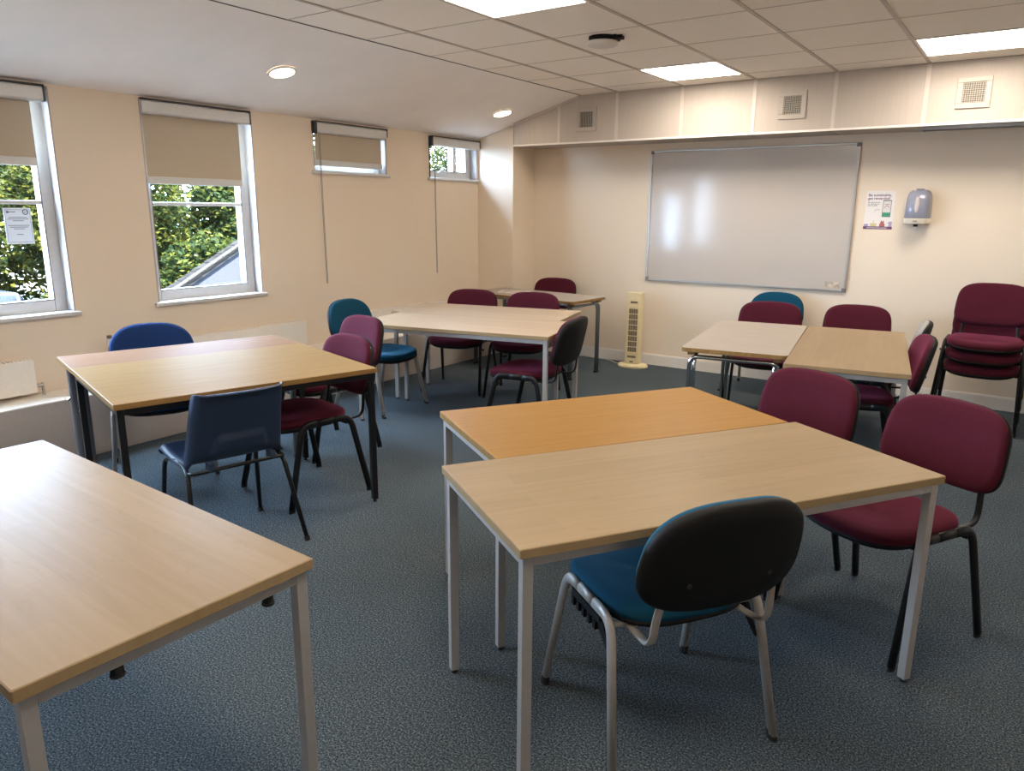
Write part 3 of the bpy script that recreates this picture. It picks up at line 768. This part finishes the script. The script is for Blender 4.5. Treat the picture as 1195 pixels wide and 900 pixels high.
def poly_chair():
    t = thing('plastic_chair', 'navy blue moulded plastic chair with thin black legs at the oak table', 'chair', (-2.925, 1.905, 0), rad(77))
    prof = [(.235, .405), (.232, .428), (.205, .444), (.15, .440), (.08, .432), (0, .428), (-.08, .428), (-.14, .433), (-.185, .452), (-.208, .49), (-.222, .53), (-.238, .58), (-.255, .63), (-.272, .68), (-.288, .728), (-.298, .752), (-.312, .760), (-.324, .755)]
    P = smooth_path([(0, y, z) for y, z in prof], 3)
    n = len(P); W = 40; bm = bmesh.new(); G = []
    for i, p in enumerate(P):
        u = i/(n-1)
        if u < .45: w = .205+.01*math.sin(u*6)
        else: w = .218+(.190-.218)*min(1, (u-.45)/.5)
        if u > .93: w -= .014*((u-.93)/.07)**2
        if u < .06: w -= .02*((.06-u)/.06)**2
        row = []
        nrm = Vector((0, P[min(i+1, n-1)].y-P[max(i-1, 0)].y, P[min(i+1, n-1)].z-P[max(i-1, 0)].z)).normalized()
        nv = Vector((0, nrm.z, -nrm.y))          # towards the front / upwards
        if nv.z < 0 and u < .4: nv = -nv
        for j in range(W+1):
            e = -1+2*j/W; x = w*e
            lift = .020*max(0, abs(e)-.86)/.14 if u < .5 else 0
            fwd = (.035*abs(e)**2.2) if u >= .5 else .0+(.035*abs(e)**2.2)*max(0, (u-.38)/.12)
            flange = .034*max(0, (abs(e)-.90)/.10) if u > .46 else 0
            q = Vector((x, p.y+fwd+flange, p.z))
            if u < .5: q.z -= .022*max(0, (abs(e)-.90)/.10)
            # moulded hand-hold panel on the lower back
            if .50 < u < .63 and abs(e) < .56:
                a = min(1, (u-.50)/.02, (.63-u)/.02, (.60-(u-.50)*.8-abs(e))/.05); q.y -= .016*max(0, a)
            row.append(bm.verts.new(q))
        G.append(row)
    for a, b in zip(G, G[1:]):
        for j in range(W): bm.faces.new((a[j], a[j+1], b[j+1], b[j]))
    s = obj('seat_shell', bm, M_poly, t, smooth='all')
    m = s.modifiers.new('thick', 'SOLIDIFY'); m.thickness = .005; m.offset = 0
    r = .0105
    for sx in (-1, 1):
        fl = round_path([(sx*.235, .20, .010), (sx*.212, .150, .385), (sx*.205, .10, .408), (sx*.2, .02, .412)], .05, 6)
        rl = round_path([(sx*.25, -.275, .010), (sx*.214, -.155, .385), (sx*.205, -.10, .410), (sx*.2, -.02, .412)], .05, 6)
        l1 = obj('leg', T(fl, r, seg=12), M_black, t, smooth='all'); l2 = obj('leg', T(rl, r, seg=12), M_black, t, smooth='all')
        obj('rubber_foot', T([(sx*.2355, .2015, 0), (sx*.2345, .1985, .02)], .013), M_rubber, l1)
        obj('rubber_foot', T([(sx*.251, -.278, 0), (sx*.249, -.272, .02)], .013), M_rubber, l2)
        obj('side_rail', T([(sx*.2, .02, .412), (sx*.2, -.02, .412)], r, seg=12), M_black, t)
    obj('rear_bar', T(round_path([(-.212, -.155, .40), (-.195, -.190, .405), (-.13, -.222, .418), (.13, -.222, .418), (.195, -.190, .405), (.212, -.155, .40)], .04, 5), .0085, seg=10), M_black, t, smooth='all')
    obj('front_bar', T([(-.205, .10, .405), (.205, .10, .405)], .0085, seg=10), M_black, t)
    for q in (-.135, .135): obj('fixing_lug', B(q-.015, q+.015, -.225, -.185, .41, .45), M_poly, t, bevel=.004)
poly_chair()

# ------------------------------------------------------------------ outside the windows
obj('ground', B(-26, XL-.26, -12, 26, -.35, -.25), M_pave, kind='structure')
obj('wall_outside_pier', B(-5.56, -5.165, 6.86, 7.2, -.25, 3.0), flat('pier_render', (.09, .095, .11), .05, .9, spec=0), kind='structure')
def crown_mesh(c, rx, ry, rz, n, size, rng):
    vs, fs = [], []
    for i in range(n):
        while True:
            p = Vector((rng.uniform(-1, 1), rng.uniform(-1, 1), rng.uniform(-1, 1)))
            if .35 < p.length < 1: break
        d = p.normalized()
        lump = 1+.18*math.sin(5*d.x+3*d.z+c[1])*math.cos(4*d.y+6*d.z)
        q = Vector((c[0]+p.x*rx*lump, c[1]+p.y*ry*lump, c[2]+p.z*rz*lump))
        a = Vector((rng.gauss(0, 1), rng.gauss(0, 1), rng.gauss(0, .6))).normalized()
        u = a.cross(Vector((rng.gauss(0, 1), rng.gauss(0, 1), rng.gauss(0, 1)))).normalized()
        s = size*rng.uniform(.6, 1.3); k = len(vs)
        nn = a.cross(u)
        vs += [q-a*s, q+u*s*.5+nn*s*.12, q+a*s, q-u*s*.5+nn*s*.12]; fs.append((k, k+1, k+2, k+3))
    me = bpy.data.meshes.new('crown'); me.from_pydata([tuple(v) for v in vs], [], fs); return me
def tree(x, y, h, rx, ry, rz, label, m, n=20000, size=.05, name='tree', cat='tree', zc=None):
    t = thing(name, label, cat, (x, y, -.25))
    rng = random.Random(int(x*10+y*100))
    zc = zc if zc is not None else h-rz*.8
    o = bpy.data.objects.new('crown', crown_mesh((0, 0, zc), rx, ry, rz, n, size, rng)); C.objects.link(o); o.parent = t; o.data.materials.append(m)
    b = bmesh.new(); tube(b, smooth_path([(0, 0, 0), (.04, .03, zc*.4), (-.03, .05, zc*.8), (.05, 0, zc+rz*.3)]), .09 if cat == 'tree' else .03)
    for k in range(5):
        a = k*1.3; z0 = zc*.7+k*.08
        tube(b, [(0, 0, z0), (math.cos(a)*rx*.35, math.sin(a)*ry*.35, z0+rz*.3), (math.cos(a)*rx*.6, math.sin(a)*ry*.6, z0+rz*.45)], .025, seg=6)
    obj('trunk', b, M_bark, t, smooth='all')
    return t
tree(-11.0, 2.9, 3.6, 1.2, 1.3, 1.1, 'leafy green tree behind the paper notice on the window', M_leaf2, zc=1.55)
tree(-11.0, 5.5, 3.4, 1.1, 1.15, 1.1, 'leafy tree between the two tall windows, outside', M_leaf2, zc=1.75)
tree(-10.6, 7.9, 3.8, 1.1, 1.15, 1.4, 'dense green tree behind the sloping white wall outside the tall window', M_leaf, n=26000, zc=1.35)
tree(-10.6, 10.4, 4.0, 1.1, 1.15, 1.4, 'dark green tree beyond the sloping wall, seen over its slope', M_leaf, zc=1.5)
tree(-10.2, 13.3, 4.2, 1.3, 1.4, 1.4, 'dense green tree seen through the small high window by the column', M_leaf, n=18000, zc=2.0)
tree(-15.0, 5.2, 6.5, 1.6, 2.6, 1.7, 'pale green tree farthest off, beyond the parked car', M_leaf2, n=16000, size=.08, zc=1.7)
tree(-15.0, 12.4, 6.5, 1.6, 2.9, 1.8, 'dark green tree farthest off, beyond the sloping wall', M_leaf, n=16000, size=.08, zc=1.7)
tree(-7.9, 3.60, 1.0, .34, .36, .34, 'low yellow-green bush in front of the parked car', M_leaf2, n=4200, size=.035, name='bush', cat='bush', zc=.62)
tree(-9.6, 6.35, 1.3, .75, .75, .62, 'rounded green bush behind the sloping white wall', M_leaf, n=9000, size=.045, name='bush', cat='bush', zc=.75)
tree(-12.6, 7.1, 1.3, .9, 1.2, .9, 'wide green bush between the two leafy trees, outside', M_leaf2, n=12000, size=.05, name='bush', cat='bush', zc=1.0)
def sloping_wall():
    t = thing('garden_wall', 'white rendered wall with a sloping tiled coping outside the tall window', 'wall', (-7.0, 5.9, -.25))
    # gable in the plane x = -7, its verge rising away from the camera
    z = lambda y: .69+.25+(y+5.9-4.14)*(1.14-.69)/(5.0-4.14)
    b = bmesh.new(); ya, yb = -2.35, .3
    loft(b, [[(x, ya, -0), (x, yb, 0), (x, yb, z(yb)-.02), (x, ya, max(.05, z(ya)-.02))] for x in (0, -.12)])
    obj('wall_face', b, M_render, t)
    b = bmesh.new()
    k = 0; y = ya-.06
    while y < yb:
        y2 = y+.17; k += 1
        loft(b, [[(x, y, z(y)-.02+.012), (x, y2, z(y2)-.02+.004), (x, y2, z(y2)+.006), (x, y, z(y)+.014)] for x in (.05, -.14)])
        y = y2-.01
    obj('coping_tiles', b, M_slate, t)
    b = bmesh.new(); y = ya-.06
    loft(b, [[(x, y, z(y)-.055), (x, yb, z(yb)-.055), (x, yb, z(yb)-.02), (x, y, z(y)-.02)] for x in (.03, 0)])
    obj('verge', b, M_verge, t)
    b = bmesh.new(); y = ya; rng = random.Random(3)
    while y < yb:
        l = rng.uniform(.12, .20); loft(b, [[(x, y, z(y)+.008), (x, y+l, z(y+l)+.008), (x, y+l, z(y+l)+.022), (x, y, z(y)+.024)] for x in (.055, .0)]); y += l+rng.uniform(.004, .012)
    obj('verge_pointing', b, M_verge, t)
sloping_wall()
def car():
    t = thing('car', 'pale blue-grey parked car partly seen through the lower corner of the window', 'car', (-9.2, 1.45, -.25), rad(-90))
    def sec(x, w, zb, zt, s=.8): return [(x, -w, zb), (x, w, zb), (x, w*1.02, (zb+zt)/2), (x, w*s, zt), (x, -w*s, zt), (x, -w*1.02, (zb+zt)/2)]
    lower = [sec(-2.0, .70, .25, .82, .9), sec(-1.9, .82, .18, .90, .92), sec(-.9, .86, .16, .98, .94), sec(.9, .86, .16, .92, .94), sec(1.85, .82, .18, .86, .92), sec(2.05, .72, .25, .75, .9)]
    obj('body', loft(bmesh.new(), lower), M_car, t, smooth=True, bevel=.03)
    cabin = [sec(-1.05, .78, .88, .92, .95), sec(-.35, .76, .9, 1.36, .80), sec(.75, .76, .9, 1.38, .80), sec(1.55, .78, .86, .90, .95)]
    obj('windows', loft(bmesh.new(), cabin), M_carglass, t, smooth=True)
    roof = [sec(-.42, .62, 1.33, 1.375, .95), sec(0, .63, 1.36, 1.42, .93), sec(.6, .63, 1.36, 1.42, .93), sec(.85, .61, 1.33, 1.375, .95)]
    obj('roof', loft(bmesh.new(), roof), M_car, t, smooth=True)
    b = bmesh.new()
    for s in (-1, 1):
        tube(b, [(-1.05, s*.76, .90), (-.40, s*.63, 1.37)], .03); tube(b, [(.82, s*.63, 1.37), (1.52, s*.76, .89)], .03); tube(b, [(.2, s*.77, .90), (.2, s*.63, 1.38)], .03)
    obj('pillar', b, M_car, t, smooth=True)
    for sx in (-1.3, 1.3):
        for s in (-1, 1):
            seg = 24
            b = loft(bmesh.new(), [[(sx+r*math.cos(2*PI*k/seg), s*y, .31+r*math.sin(2*PI*k/seg)) for k in range(seg)] for r, y in ((.29, .68), (.31, .70), (.31, .87), (.27, .89), (.18, .86))])
            obj('wheel', b, M_rubber, t, smooth=True)
    obj('headlight', B((-2.02, -1.90, -.72, -.45, .58, .70), (-2.02, -1.90, .45, .72, .58, .70)), M_clear, t, bevel=.02)
    obj('tail_light', B((1.95, 2.04, -.76, -.55, .62, .76), (1.95, 2.04, .55, .76, .62, .76)), M_red, t, bevel=.02)
car()
